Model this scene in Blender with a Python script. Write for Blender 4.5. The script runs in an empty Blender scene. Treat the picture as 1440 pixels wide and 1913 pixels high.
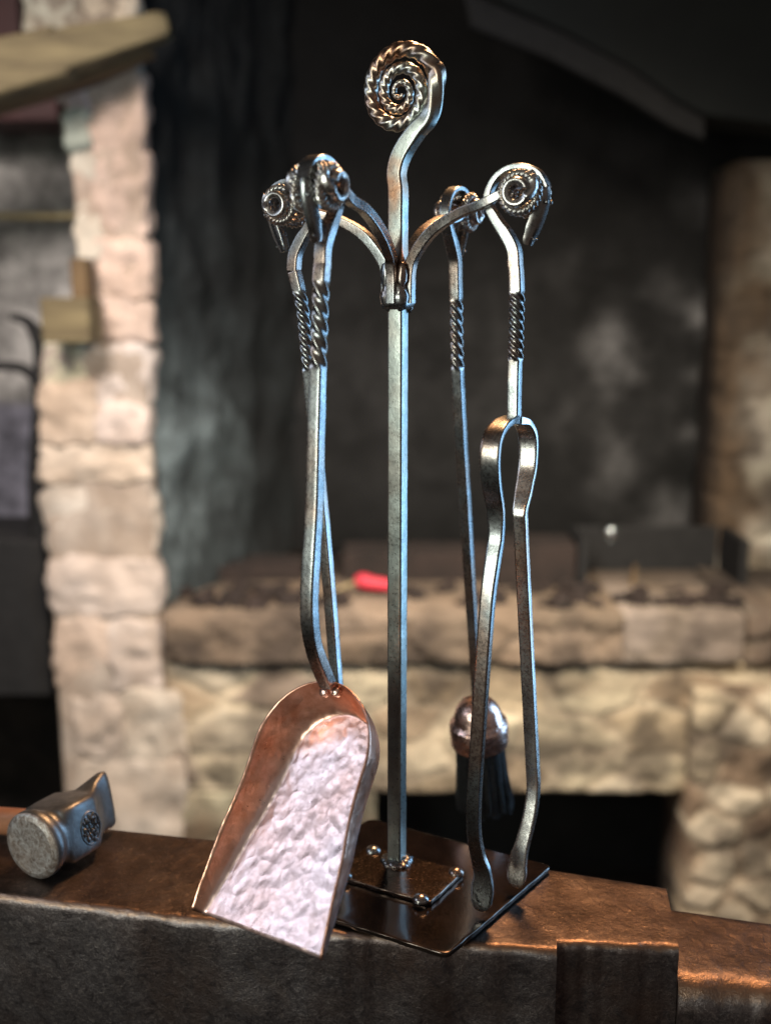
import bpy, bmesh, math, random
from mathutils import Vector, Matrix, noise
random.seed(7)
S = bpy.context.scene
COL = S.collection
PI = math.pi
def V3(*a): return Vector(a)
# ------------------------------------------------------------------ camera
FPX = 2000.0; TH = math.radians(11.0)
CAM = Vector((-0.0105, -0.917, 0.521))
FW = Vector((0, math.cos(TH), -math.sin(TH))); UP = Vector((0, math.sin(TH), math.cos(TH))); RT = Vector((1, 0, 0))
def ray(px, py): return RT*((px-720)/FPX) + UP*((956.5-py)/FPX) + FW
def plane(px, py, p0, n):
    d = ray(px, py); return CAM + d*((p0-CAM).dot(n)/d.dot(n))
def G(px, py, z=0.0): return plane(px, py, Vector((0, 0, z)), Vector((0, 0, 1)))
def Y(px, py, y): return plane(px, py, Vector((0, y, 0)), Vector((0, 1, 0)))
YAW = math.radians(28)
U = Vector((math.cos(YAW), -math.sin(YAW), 0)); V = Vector((math.sin(YAW), math.cos(YAW), 0)); Z = Vector((0, 0, 1))
O0 = Vector((0, 0, 0))
def PU(px, py): return plane(px, py, O0, V)      # vertical plane through the pole along U
def PV(px, py): return plane(px, py, O0, U)      # vertical plane through the pole along V
cd = bpy.data.cameras.new('camera'); cam = bpy.data.objects.new('camera', cd); COL.objects.link(cam)
cam.location = CAM; cam.rotation_euler = (math.radians(90)-TH, 0, 0)
cd.sensor_fit = 'VERTICAL'; cd.sensor_height = 36; cd.lens = 36*FPX/1913
cd.clip_start = 0.02; cd.clip_end = 60
cd.dof.use_dof = True; cd.dof.focus_distance = 0.89; cd.dof.aperture_fstop = 37.64/13
S.camera = cam
# ------------------------------------------------------------------ materials
def mat(name):
    m = bpy.data.materials.new(name); m.use_nodes = True
    nt = m.node_tree; b = nt.nodes['Principled BSDF']; return m, nt, b
def N(nt, t, **kw):
    n = nt.nodes.new(t)
    for k, v in kw.items():
        if k in n.inputs: n.inputs[k].default_value = v
        else: setattr(n, k, v)
    return n
def ramp(nt, src, stops):
    r = nt.nodes.new('ShaderNodeValToRGB'); e = r.color_ramp.elements
    while len(e) < len(stops): e.new(0.5)
    for i, (p, c) in enumerate(stops):
        e[i].position = p; e[i].color = (c[0], c[1], c[2], 1) if not isinstance(c, (int, float)) else (c, c, c, 1)
    nt.links.new(src, r.inputs[0]); return r.outputs[0]
def coords(nt): return N(nt, 'ShaderNodeTexCoord').outputs['Object']
def tex(nt, co, scale, detail=4, rough=.55, kind='ShaderNodeTexNoise', out='Fac', stretch=None, dist=0):
    if stretch:
        mp = N(nt, 'ShaderNodeMapping'); mp.inputs['Scale'].default_value = stretch; nt.links.new(co, mp.inputs[0]); co = mp.outputs[0]
    n = nt.nodes.new(kind); nt.links.new(co, n.inputs['Vector']); n.inputs['Scale'].default_value = scale
    if 'Detail' in n.inputs: n.inputs['Detail'].default_value = detail; n.inputs['Roughness'].default_value = rough
    if 'Distortion' in n.inputs and kind == 'ShaderNodeTexNoise': n.inputs['Distortion'].default_value = dist
    return n.outputs[out]
def bump(nt, b, items):
    prev = None
    for h, strength, dist in items:
        n = N(nt, 'ShaderNodeBump'); n.inputs['Strength'].default_value = strength; n.inputs['Distance'].default_value = dist
        nt.links.new(h, n.inputs['Height'])
        if prev: nt.links.new(prev, n.inputs['Normal'])
        prev = n.outputs[0]
    nt.links.new(prev, b.inputs['Normal'])
def mix(nt, f, a, b_, mode='MIX'):
    n = nt.nodes.new('ShaderNodeMix'); n.data_type = 'RGBA'; n.blend_type = mode
    for s, v in ((n.inputs[0], f), (n.inputs[6], a), (n.inputs[7], b_)):
        if hasattr(v, 'links') or hasattr(v, 'is_linked'): nt.links.new(v, s)
        elif isinstance(v, (int, float)): s.default_value = v
        else: s.default_value = (*v, 1)
    return n.outputs[2]
def steel(name, c0, c1, r0=.24, r1=.44, brown=(.30, .15, .085), bamt=.45):
    m, nt, b = mat(name); co = coords(nt)
    n1 = tex(nt, co, 55, 5, .6); n2 = tex(nt, co, 420, 4, .7); n3 = tex(nt, co, 22, 3, .5)
    base = ramp(nt, n1, [(.3, c0), (.7, c1)])
    pit = ramp(nt, n2, [(.36, .84), (.55, 1.0)])
    base = mix(nt, 1.0, base, pit, 'MULTIPLY')
    fb = ramp(nt, n3, [(.44, 0.0), (.62, bamt)])
    base = mix(nt, fb, base, brown)
    nt.links.new(base, b.inputs['Base Color']); b.inputs['Metallic'].default_value = 1
    nt.links.new(ramp(nt, n2, [(.3, r1), (.65, r0)]), b.inputs['Roughness'])
    bump(nt, b, [(n1, .22, .0014), (n2, .22, .0002)])
    return m
M = {}
M['pole'] = steel('oiled_pole_steel', (.27, .29, .275), (.46, .49, .46), .26, .42, bamt=.25)
M['tool'] = steel('oiled_tool_steel', (.24, .25, .255), (.40, .415, .42), .22, .36, (.34, .19, .12), .55)
M['horn'] = steel('bright_forged_steel', (.42, .40, .385), (.70, .67, .64), .22, .36, (.50, .29, .18), .6)
M['scroll'] = steel('scroll_steel', (.27, .285, .27), (.46, .485, .455), .24, .40, (.34, .17, .095), .95)
def plate_mat():
    m, nt, b = mat('waxed_plate_steel'); co = coords(nt)
    n1 = tex(nt, co, 30, 5, .6); n2 = tex(nt, co, 350, 5, .7)
    nt.links.new(ramp(nt, n1, [(.3, (.045, .032, .027)), (.7, (.10, .068, .054))]), b.inputs['Base Color'])
    b.inputs['Metallic'].default_value = .85
    nt.links.new(ramp(nt, n2, [(.40, .20), (.6, .13)]), b.inputs['Roughness'])
    b.inputs['Coat Weight'].default_value = .5; b.inputs['Coat Roughness'].default_value = .12
    bump(nt, b, [(n1, .25, .0012), (n2, .25, .0002)]); return m
M['plate'] = plate_mat()
M['plate2'] = steel('plate_steel_sheen', (.11, .082, .07), (.21, .16, .135), .18, .30, (.14, .08, .055), .4)  # upper plate's redder, brighter reflection put into the base colour
def copper(name, hammer, rough, dark=(.80, .47, .37), hb=.30, floor_sheen=False):
    m, nt, b = mat(name); co = coords(nt)
    vo = tex(nt, co, hammer, kind='ShaderNodeTexVoronoi', out='Distance', stretch=None)
    wob = N(nt, 'ShaderNodeVectorMath', operation='ADD')
    n0 = N(nt, 'ShaderNodeTexNoise'); n0.inputs['Scale'].default_value = hammer*.55; nt.links.new(co, n0.inputs['Vector'])
    sc = N(nt, 'ShaderNodeVectorMath', operation='SCALE'); sc.inputs['Scale'].default_value = .014; nt.links.new(n0.outputs['Color'], sc.inputs[0])
    nt.links.new(co, wob.inputs[0]); nt.links.new(sc.outputs[0], wob.inputs[1])
    v = N(nt, 'ShaderNodeTexVoronoi'); v.feature = 'SMOOTH_F1'; v.inputs['Scale'].default_value = hammer; v.inputs['Smoothness'].default_value = .25
    nt.links.new(wob.outputs[0], v.inputs['Vector'])
    n1 = tex(nt, co, 18, 5, .6); n2 = tex(nt, co, 500, 4, .7); n3 = tex(nt, co, 140, 5, .7)
    base = ramp(nt, n1, [(.32, dark), (.62, (.92, .68, .62))])
    if floor_sheen:   # cool glare on the floor and warm reflection on the walls, put into colour
        at = N(nt, 'ShaderNodeAttribute'); at.attribute_name = 'wear_sheen'
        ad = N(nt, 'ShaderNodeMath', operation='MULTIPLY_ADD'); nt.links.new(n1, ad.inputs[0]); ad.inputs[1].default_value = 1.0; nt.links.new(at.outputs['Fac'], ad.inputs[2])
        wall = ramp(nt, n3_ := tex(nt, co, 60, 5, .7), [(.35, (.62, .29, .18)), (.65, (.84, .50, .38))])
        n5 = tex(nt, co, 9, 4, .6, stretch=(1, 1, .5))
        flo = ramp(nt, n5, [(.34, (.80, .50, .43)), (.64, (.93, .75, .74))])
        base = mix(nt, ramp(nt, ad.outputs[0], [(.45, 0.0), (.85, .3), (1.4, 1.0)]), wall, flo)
    nt.links.new(base, b.inputs['Base Color'])
    b.inputs['Metallic'].default_value = 1
    nt.links.new(ramp(nt, n3, [(.3, rough+.08), (.7, rough-.08)]), b.inputs['Roughness'])
    n8 = tex(nt, co, 420, 3, .6, stretch=(1, 1, .06))
    bump(nt, b, [(v.outputs['Distance'], hb, .0028), (n3, .10, .0008), (n8, .2, .0003), (n2, .15, .0002)]); return m
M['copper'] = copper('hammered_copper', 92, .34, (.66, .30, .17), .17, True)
M['copper_cap'] = copper('polished_copper', 190, .27, (.92, .58, .46), .2)
def anvil_mat():
    m, nt, b = mat('worn_anvil_iron'); co = coords(nt)
    at = N(nt, 'ShaderNodeAttribute'); at.attribute_name = 'wear_sheen'
    n1 = tex(nt, co, 26, 6, .65); n2 = tex(nt, co, 190, 7, .78, dist=1.6); n3 = tex(nt, co, 700, 3, .6)
    n4 = tex(nt, co, 9, 5, .6)
    top = ramp(nt, n1, [(.3, (.055, .041, .035)), (.5, (.095, .069, .058)), (.72, (.155, .12, .102))])
    fleck = ramp(nt, n2, [(.58, 0.0), (.66, .6)])
    n6 = tex(nt, co, 75, 6, .75, dist=.8)
    top = mix(nt, ramp(nt, n6, [(.55, 0.0), (.66, .6)]), top, (.05, .032, .026))
    top = mix(nt, fleck, top, (.50, .36, .27))
    side = ramp(nt, n2, [(.34, (.11, .098, .105)), (.52, (.19, .168, .172)), (.70, (.44, .385, .365))])
    side = mix(nt, ramp(nt, n4, [(.42, 0.0), (.66, .7)]), side, (.13, .078, .058))
    side = mix(nt, ramp(nt, n6, [(.52, 0.0), (.62, .75)]), side, (.085, .075, .082))
    n7 = tex(nt, co, 14, 5, .7, dist=1.0)
    side = mix(nt, ramp(nt, n7, [(.55, 0.0), (.68, .45)]), side, (.22, .175, .155))
    wv = N(nt, 'ShaderNodeMath', operation='MULTIPLY_ADD'); nt.links.new(n6, wv.inputs[0]); wv.inputs[1].default_value = .9; wv.inputs[2].default_value = -.45
    wa = N(nt, 'ShaderNodeMath', operation='ADD'); nt.links.new(at.outputs['Fac'], wa.inputs[0]); nt.links.new(wv.outputs[0], wa.inputs[1]); wa.use_clamp = True
    WF = wa.outputs[0]
    edge = ramp(nt, WF, [(.15, 0.0), (.5, 1.0), (.92, .0)]); edge.node.color_ramp.elements.new(.7).color = (.8, .8, .8, 1)
    cc = mix(nt, WF, side, top)
    nt.links.new(mix(nt, edge, cc, (.36, .235, .165)), b.inputs['Base Color'])  # worn edge, with its warm highlight also put into the colour
    b.inputs['Metallic'].default_value = 1.05
    rr = N(nt, 'ShaderNodeMix'); nt.links.new(WF, rr.inputs[0]); rr.inputs[2].default_value = .42
    nt.links.new(ramp(nt, n2, [(.35, .50), (.65, .33)]), rr.inputs[3]); r2 = N(nt, 'ShaderNodeMix'); nt.links.new(edge, r2.inputs[0]); nt.links.new(rr.outputs[0], r2.inputs[2]); r2.inputs[3].default_value = .34
    nt.links.new(r2.outputs[0], b.inputs['Roughness'])
    bump(nt, b, [(n1, .35, .004), (n6, .28, .002), (n2, .35, .0008), (n3, .3, .0003)]); return m
M['anvil'] = anvil_mat()
def simple(name, c0, c1, scale, rough=.8, metal=0.0, bs=.4, bd=.002, stretch=None, spec=None):
    m, nt, b = mat(name); co = coords(nt)
    n1 = tex(nt, co, scale, 6, .65, stretch=stretch)
    nt.links.new(ramp(nt, n1, [(.3, c0), (.7, c1)]), b.inputs['Base Color'])
    b.inputs['Roughness'].default_value = rough; b.inputs['Metallic'].default_value = metal
    if spec is not None: b.inputs['Specular IOR Level'].default_value = spec
    bump(nt, b, [(n1, bs, bd)]); return m
M['bristle'] = simple('black_bristle', (.016, .016, .016), (.075, .075, .075), 300, .45, bd=.0002)
M['hammer'] = simple('hammer_steel', (.13, .13, .13), (.27, .265, .26), 70, .42, .9, .5, .0012)
def face_mat():
    m, nt, b = mat('pitted_hammer_face'); co = coords(nt)
    n2 = tex(nt, co, 190, 6, .75, dist=.6); n1 = tex(nt, co, 40, 4, .6)
    c = ramp(nt, n2, [(.35, (.16, .12, .10)), (.5, (.36, .32, .30)), (.66, (.60, .58, .58))])
    c = mix(nt, ramp(nt, n1, [(.45, 0.0), (.7, .4)]), c, (.30, .20, .14))
    nt.links.new(c, b.inputs['Base Color']); b.inputs['Metallic'].default_value = .7; b.inputs['Roughness'].default_value = .48
    bump(nt, b, [(n2, .6, .0012)]); return m
M['hface'] = face_mat()
M['handle'] = simple('oiled_ash_handle', (.20, .075, .035), (.42, .19, .10), 40, .45, bs=.3, bd=.0008, stretch=(.15, 1, 1))
M['soot'] = simple('sooty_wall', (.008, .009, .010), (.028, .030, .031), 2.2, .95, bd=.03)
M['iron'] = simple('black_iron', (.005, .005, .006), (.013, .013, .014), 20, .75, .1)
M['wood'] = simple('old_beam_wood', (.075, .055, .028), (.23, .185, .095), 9, .8, stretch=(.3, 1, 3), bd=.004)
M['wood_dark'] = simple('dark_beam_wood', (.07, .04, .02), (.17, .11, .05), 6, .8, bd=.004)
M['maroon'] = simple('maroon_paint', (.035, .008, .010), (.07, .018, .02), 5, .6)
M['grip'] = simple('red_grip', (.55, .02, .05), (.7, .05, .08), 9, .5)
M['hood'] = simple('hood_iron', (.006, .008, .008), (.012, .015, .0145), 3, .75, .2)
M['brick'] = simple('fire_brick', (.010, .007, .006), (.034, .021, .017), 8, .9, bd=.01)
M['floor'] = simple('earth_floor', (.02, .017, .015), (.05, .04, .035), 6, .9, bd=.01)
M['stump'] = simple('stump_wood', (.08, .05, .03), (.16, .1, .06), 9, .85, stretch=(3, 3, .4))
M['rod'] = simple('brass_rod', (.35, .28, .15), (.5, .4, .22), 30, .5, .6)
M['glint'] = simple('bright_steel_knob', (.5, .58, .6), (.7, .75, .78), 30, .25, 1.0)
def stone_mat(name, soot=.0, sc=11):
    m, nt, b = mat(name); co = coords(nt)
    at = N(nt, 'ShaderNodeAttribute'); at.attribute_name = 'tint'
    n1 = tex(nt, co, sc, 6, .6); n2 = tex(nt, co, sc*4, 6, .7); n3 = tex(nt, co, sc*.45, 4, .6)
    c = mix(nt, 1.0, at.outputs['Color'], ramp(nt, n1, [(.3, .62), (.65, 1.12)]), 'MULTIPLY')
    c = mix(nt, ramp(nt, n2, [(.58, 0.0), (.75, .35)]), c, (.13, .09, .07))
    if soot: c = mix(nt, ramp(nt, n3, [(.48, 0.0), (.60, soot)]), c, (.05, .035, .026))
    c = mix(nt, ramp(nt, n3, [(.42, .25), (.62, 0.0)]), c, (.34, .22, .13))
    nt.links.new(c, b.inputs['Base Color']); b.inputs['Roughness'].default_value = .92
    bump(nt, b, [(n1, .6, .02), (n2, .5, .006)]); return m
M['stone'] = stone_mat('pillar_stone'); M['rubble'] = stone_mat('hearth_rubble_stone', .75, 7)
def backwall_mat():
    m, nt, b = mat('sooty_rubble_back_wall'); co = coords(nt)
    at = N(nt, 'ShaderNodeAttribute'); at.attribute_name = 'tint'
    n1 = tex(nt, co, 3.2, 6, .62); n2 = tex(nt, co, 11, 6, .65)
    c = mix(nt, 1.0, at.outputs['Color'], ramp(nt, n1, [(.35, .35), (.6, 1.3)]), 'MULTIPLY')
    c = mix(nt, 1.0, c, ramp(nt, n2, [(.35, .5), (.65, 1.3)]), 'MULTIPLY')
    nt.links.new(c, b.inputs['Base Color']); b.inputs['Roughness'].default_value = .95
    bump(nt, b, [(n1, .6, .06), (n2, .5, .02)]); return m
M['backwall'] = backwall_mat()
# ------------------------------------------------------------------ object helpers
def put(o, parent=None, label=None, cat=None, group=None, kind=None):
    COL.objects.link(o)
    if parent is not None:
        o.parent = parent; o.matrix_parent_inverse = Matrix.Translation(parent.location).inverted() if parent.parent is None else Matrix.Identity(4)
        if parent.parent is not None:
            o.matrix_parent_inverse = Matrix.Identity(4)
    for k, v in (('label', label), ('category', cat), ('group', group), ('kind', kind)):
        if v: o[k] = v
    return o
def thing(name, loc, label, cat, group=None):
    o = bpy.data.objects.new(name, None); o.location = loc; o.empty_display_size = .05
    return put(o, None, label, cat, group)
class MB:
    def __init__(s): s.v = []; s.f = []; s.mi = []; s.col = []; s.sm = []
    def add(s, vs, fs, mi=0, col=None, smooth=True):
        b = len(s.v); s.v += [Vector(v) for v in vs]; s.col += [col]*len(vs)
        for f in fs: s.f.append([b+i for i in f]); s.mi.append(mi); s.sm.append(smooth)
    def build(s, name, mats, parent=None, attr=None, wn=True, origin=None, **kw):
        if parent is not None:
            origin = parent.location.copy() if parent.parent is None else (parent['_o'] if '_o' in parent else parent.parent.location)
            origin = Vector(origin)
        if origin is None:
            origin = sum(s.v, Vector())/len(s.v)
        me = bpy.data.meshes.new(name); me.from_pydata([tuple(v-origin) for v in s.v], [], s.f)
        for m in (mats if isinstance(mats, list) else [mats]): me.materials.append(m)
        for p, mi, sm in zip(me.polygons, s.mi, s.sm): p.material_index = mi; p.use_smooth = sm
        if attr:
            a = me.color_attributes.new(attr, 'FLOAT_COLOR', 'POINT')
            for i, c in enumerate(s.col):
                c = c if c is not None else (1, 1, 1)
                if isinstance(c, (int, float)): c = (c, c, c)
                a.data[i].color = (*c, 1)
        me.update(); me.validate()
        bm = bmesh.new(); bm.from_mesh(me); bmesh.ops.recalc_face_normals(bm, faces=bm.faces); bm.to_mesh(me); bm.free()
        o = bpy.data.objects.new(name, me)
        COL.objects.link(o)
        if parent is None: o.location = origin
        else:
            o.parent = parent
        for k in ('label', 'category', 'group', 'kind'):
            if kw.get(k): o[k] = kw[k]
        if wn:
            w = o.modifiers.new('wn', 'WEIGHTED_NORMAL'); w.keep_sharp = True
        return o
def profile_sq(c=.28, seg=3):
    pts = []
    for k in range(4):
        a0 = k*PI/2; cx = (1-c)*(1 if k in (0, 3) else -1); cy = (1-c)*(1 if k in (0, 1) else -1)
        for j in range(seg+1):
            a = a0+j*(PI/2)/seg; pts.append((cx+c*math.cos(a), cy+c*math.sin(a)))
    return pts
def profile_rope(n=4, amp=.2, m=8):
    k = n*m
    return [((1-amp/2+amp/2*math.cos(n*2*PI*i/k)**1)*math.cos(2*PI*i/k)*1.0, (1-amp/2+amp/2*math.cos(n*2*PI*i/k))*math.sin(2*PI*i/k)) for i in range(k)]
def profile_score(notch, c=.3):
    pts = []
    for k in range(4):
        a0 = k*PI/2; cx = (1-c)*(1 if k in (0, 3) else -1); cy = (1-c)*(1 if k in (0, 1) else -1)
        for j in range(4):
            a = a0+j*(PI/2)/3; pts.append((cx+c*math.cos(a), cy+c*math.sin(a)))
        n_ = (a0+PI/2); nx_, ny_ = math.cos(n_), math.sin(n_); tx, ty = -ny_, nx_
        for q, d_ in ((-.3, 1-notch*.25), (0, 1-notch), (.3, 1-notch*.25)): pts.append((nx_*d_+tx*q, ny_*d_+ty*q))
    return pts
SQ = profile_sq(); STRAP = profile_sq(.35)
ROPE = profile_rope(4, .34, 8)
RND = [(math.cos(2*PI*i/20), math.sin(2*PI*i/20)) for i in range(20)]
def cr(ctrl, step):
    """Catmull-Rom through tuples (Vector, a, b, ...) at about 'step' spacing"""
    out = []; n = len(ctrl)
    for i in range(n-1):
        p0, p1, p2, p3 = ctrl[max(i-1, 0)], ctrl[i], ctrl[i+1], ctrl[min(i+2, n-1)]
        k = max(2, int((p2[0]-p1[0]).length/step))
        for j in range(k):
            t = j/k
            P = .5*((2*p1[0])+(p2[0]-p0[0])*t+(2*p0[0]-5*p1[0]+4*p2[0]-p3[0])*t*t+(3*p1[0]-p0[0]-3*p2[0]+p3[0])*t**3)
            s = t*t*(3-2*t)
            out.append((P,)+tuple(p1[q]+(p2[q]-p1[q])*s for q in range(1, len(p1))))
    out.append(tuple(ctrl[-1])); return out
def sweep(mb, dense, prof, ref, twist=None, wob=.012, mi=0, fixed=False):
    """dense: (P, half width along ref, half height across). twist: function(index, s) -> angle"""
    n = len(dense); m = len(prof(dense[0][0]) if callable(prof) else prof); rings = []; X = None; s = 0
    for i in range(n):
        P = dense[i][0]
        T = (dense[min(i+1, n-1)][0]-dense[max(i-1, 0)][0])
        if T.length < 1e-9: T = Vector((0, 0, 1))
        T.normalize()
        if i: s += (P-dense[i-1][0]).length
        if X is None or fixed: X = ref - T*ref.dot(T)
        else: X = X - T*X.dot(T)
        X.normalize(); Yv = T.cross(X)
        a = twist(i, s) if twist else 0
        ca, sa = math.cos(a), math.sin(a)
        w, h = dense[i][1], dense[i][2]
        k = 1+wob*noise.noise(P*60)*2
        r = []
        for x, y in (prof(P) if callable(prof) else prof):
            if abs(a) > 0 or twist: x, y = x*ca-y*sa, x*sa+y*ca
            r.append(P+X*(x*w*k)+Yv*(y*h*k))
        rings.append(r)
    vs = [v for r in rings for v in r]; fs = []
    for i in range(n-1):
        for j in range(m):
            fs.append((i*m+j, i*m+(j+1) % m, (i+1)*m+(j+1) % m, (i+1)*m+j))
    mb.add(vs, fs, mi)
    mb.add(rings[0], [tuple(range(m))], mi, smooth=False); mb.add(rings[-1], [tuple(range(m))], mi, smooth=False)
def zt(dense, z0, z1, turns):
    def f(i, s):
        z = dense[i][0].z; t = min(1, max(0, (z0-z)/(z0-z1))); return turns*2*PI*t + 1e-6
    return f
def lathe(mb, c, axis, prof, seg=32, mi=0, ref=None):
    axis = axis.normalized(); X = (ref or (Z if abs(axis.z) < .9 else Vector((1, 0, 0)))); X = (X-axis*X.dot(axis)).normalized(); Yv = axis.cross(X)
    vs = []; fs = []
    for r, h in prof:
        for j in range(seg):
            a = 2*PI*j/seg; vs.append(c+axis*h+X*(r*math.cos(a))+Yv*(r*math.sin(a)))
    for i in range(len(prof)-1):
        for j in range(seg): fs.append((i*seg+j, i*seg+(j+1) % seg, (i+1)*seg+(j+1) % seg, (i+1)*seg+j))
    mb.add(vs, fs, mi); 
    if prof[0][0] > 1e-5: mb.add(vs[:seg], [tuple(range(seg))], mi, smooth=False)
    if prof[-1][0] > 1e-5: mb.add(vs[-seg:], [tuple(range(seg))], mi, smooth=False)
def blob(mb, c, r, seed=0, sq=(1, 1, 1), amp=.2, mi=0):
    n1, n2 = 12, 8; vs = []; fs = []
    for i in range(n2+1):
        for j in range(n1):
            a = PI*i/n2; b = 2*PI*j/n1; d = Vector((math.sin(a)*math.cos(b), math.sin(a)*math.sin(b), math.cos(a)))
            k = r*(1+amp*noise.noise(d*1.7+Vector((seed*3.1, seed, 0)))); vs.append(c+Vector((d.x*sq[0], d.y*sq[1], d.z*sq[2]))*k)
    for i in range(n2):
        for j in range(n1): fs.append((i*n1+j, i*n1+(j+1) % n1, (i+1)*n1+(j+1) % n1, (i+1)*n1+j))
    mb.add(vs, fs, mi)
# ------------------------------------------------------------------ ram's head finial (local: r outward, z up, s sideways)
HEAD = [(0, -10, 5.2, 5.2), (-1.5, 3, 5.2, 5.2), (-8, 15, 5.2, 5.0), (-17, 27, 5.0, 4.2), (-24, 41, 5.0, 3.0), (-20, 55, 5.2, 2.4), (-9, 64, 5.4, 2.2), (6, 65.5, 5.8, 2.2),
        (18, 60, 6.0, 2.2), (25, 49, 5.6, 1.8)]
SNOUT = [(10, 64.5, 5.6, 2.6), (20, 58.5, 6.0, 3.6), (25, 47, 6.2, 6.0), (23.5, 34, 6.3, 7.6), (18.5, 20, 6.0, 7.4), (13.0, 9, 5.0, 5.6), (12, 6, 3.8, 4.0)]
CHEV = [(-1, -1.05), (-.62, -.25), (0, .38), (.62, -.25), (1, -1.05), (.74, -1.1), (.36, -.55), (0, -.18), (-.36, -.55), (-.74, -1.1)]
def ram_head(root, O, D, mb_name='ram_head', mirror=1, k=1.0):
    D = D.normalized(); Sd = Z.cross(D)
    L = lambda r, z, s=0: O + D*(r*.001*k) + Z*(z*.001*k) + Sd*(s*.001*k)
    ctrl = [(L(r, z), w*.001*k, h*.001*k) for r, z, w, h in HEAD]
    mb = MB(); sweep(mb, cr(ctrl, .0015), profile_sq(.3), Sd, fixed=True)
    head = mb.build('ram_head', M['tool'], root); head['_o'] = list(root.location)
    mb = MB(); sweep(mb, cr([(L(r, z), w*.001*k, h*.001*k) for r, z, w, h in SNOUT], .0015), CHEV, Sd, fixed=True)
    for sg in (-1, 1):
        blob(mb, L(26, 38, sg*4.6), .0018*k, 1); blob(mb, L(15.8, 10.5, sg*2.4), .0010*k, 2)
    mb.build('snout', M['tool'], head)
    for sg in (-1, 1):
        h = MB(); path = [(L(15, 61, sg*3), .0028, .0028)]
        a0 = math.radians(62); tot = 2.12*2*PI; steps = 60
        for i in range(steps+1):
            t = i/steps; a = a0 - tot*t
            if t < .50: rad, side = 14.2-.6*t, 9.5+7*t
            elif t < .60: q = (t-.5)/.1; q = q*q*(3-2*q); rad, side = 13.9-5.2*q, 13+5*q
            else: rad, side = 8.7-.5*(t-.6), 18.0+3.5*(t-.6)
            w = (4.3-1.2*t if t < .6 else 2.75)*.001
            path.append((L(6+rad*math.cos(a), 45+rad*math.sin(a), sg*side), w*k, w*k))
        dn = cr(path, .00042); cut = int(len(dn)*.64); acc = 0; tw = []
        for i in range(len(dn)):
            if i: acc += (dn[i][0]-dn[i-1][0]).length/.0033*1.35*(1 if i < cut else 0)
            tw.append(-acc)
        sweep(h, dn[:cut], ROPE, Sd, twist=lambda i, s: tw[i]+1e-6, wob=.03)
        sweep(h, dn[cut-1:], profile_sq(.6), Sd, wob=.02)
        h.build('horn', M['horn'], head)
    return L
# ------------------------------------------------------------------ the stand
ZC = .533
stand = thing('fireside_tool_stand', (0, 0, .004), 'tall forged steel stand with twisted scroll top and square riveted base plate on the anvil', 'stand')
mb = MB(); d = cr([(Vector((0, 0, .012)), .0069, .0069), (Vector((0, 0, .3)), .0069, .0069), (Vector((0, 0, .6)), .0069, .0069)], .006)
# pole goes straight into the scroll stem; scroll is a part of its own
mb = MB()
SC = PU(747, 172)
def sp(th, r):
    r *= 1.03
    return SC + U*(r/1000/2.36*math.cos(th)) + Z*(r/1000/2.30*math.sin(th))
stem = [(Vector((0, 0, .010)), .0069, .0069), (Vector((0, 0, .2)), .0069, .0069), (Vector((0, 0, .4)), .0069, .0069), (Vector((0, 0, .545)), .0069, .0069)]
p = PU(742, 352)
sweep(mb, cr(stem, .005), SQ, U, wob=.012); mb.build('pole', M['pole'], stand)
ctl = [(Vector((0, 0, .543)), .0068, .0068, 0), (Vector((0, 0, .59)), .0068, .0068, 0), (Vector((0, 0, p.z-.002)), .0068, .0068, 0), (PU(741, 322), .0068, .0068, 0), (PU(752, 285), .0068, .0068, 0), (PU(778, 245), .0070, .0068, 0), (PU(804, 212), .0070, .0066, .3)]
rs = [(0, 79, 15), (90, 72, 14.5), (180, 61, 13.5), (270, 56, 13), (360, 45, 12), (450, 41, 11), (540, 34, 10), (630, 30, 9), (720, 20.5, 7), (810, 15.5, 6), (900, 12, 5), (990, 9, 4.4), (1060, 6, 4)]
for i in range(14, 1061, 14):
    for q in range(len(rs)-1):
        if rs[q][0] <= i <= rs[q+1][0]:
            t = (i-rs[q][0])/(rs[q+1][0]-rs[q][0]); r = rs[q][1]+(rs[q+1][1]-rs[q][1])*t; h = rs[q][2]+(rs[q+1][2]-rs[q][2])*t; break
    hh = h/1000/2.3; tt = min(1, i/60)
    hh *= 1.05-.17*tt
    ctl.append((sp(math.radians(i), r), hh, hh, .3+.7*tt))
dn = cr(ctl, .0008); acc = 0; tws = []
for i in range(len(dn)):
    if i: acc -= (dn[i][0]-dn[i-1][0]).length/dn[i][1]*.86*min(1, dn[i][3]*(.35+.65*min(1, i/len(dn)*3)))
    tws.append(acc)
mb = MB(); p_a, p_b = profile_sq(.28), profile_sq(.6); zq = PU(778, 245).z
def scp(P):
    f = max(0, min(1, (P.z-zq+.01)/.02)); return [(x0+(x1-x0)*f, y0+(y1-y0)*f) for (x0, y0), (x1, y1) in zip(p_a, p_b)]
sweep(mb, dn, scp, U, twist=lambda i, s: tws[i]+1e-6, wob=.02); mb.build('scroll', M['scroll'], stand)
HEADS = {'tongs': (PU(963, 474), U), 'shovel': (PV(602, 470), -V), 'poker': (PU(549, 484), -U), 'brush': (PV(851, 490), V)}
SIDE = {'tongs': -V, 'shovel': U, 'poker': -V, 'brush': U}
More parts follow.
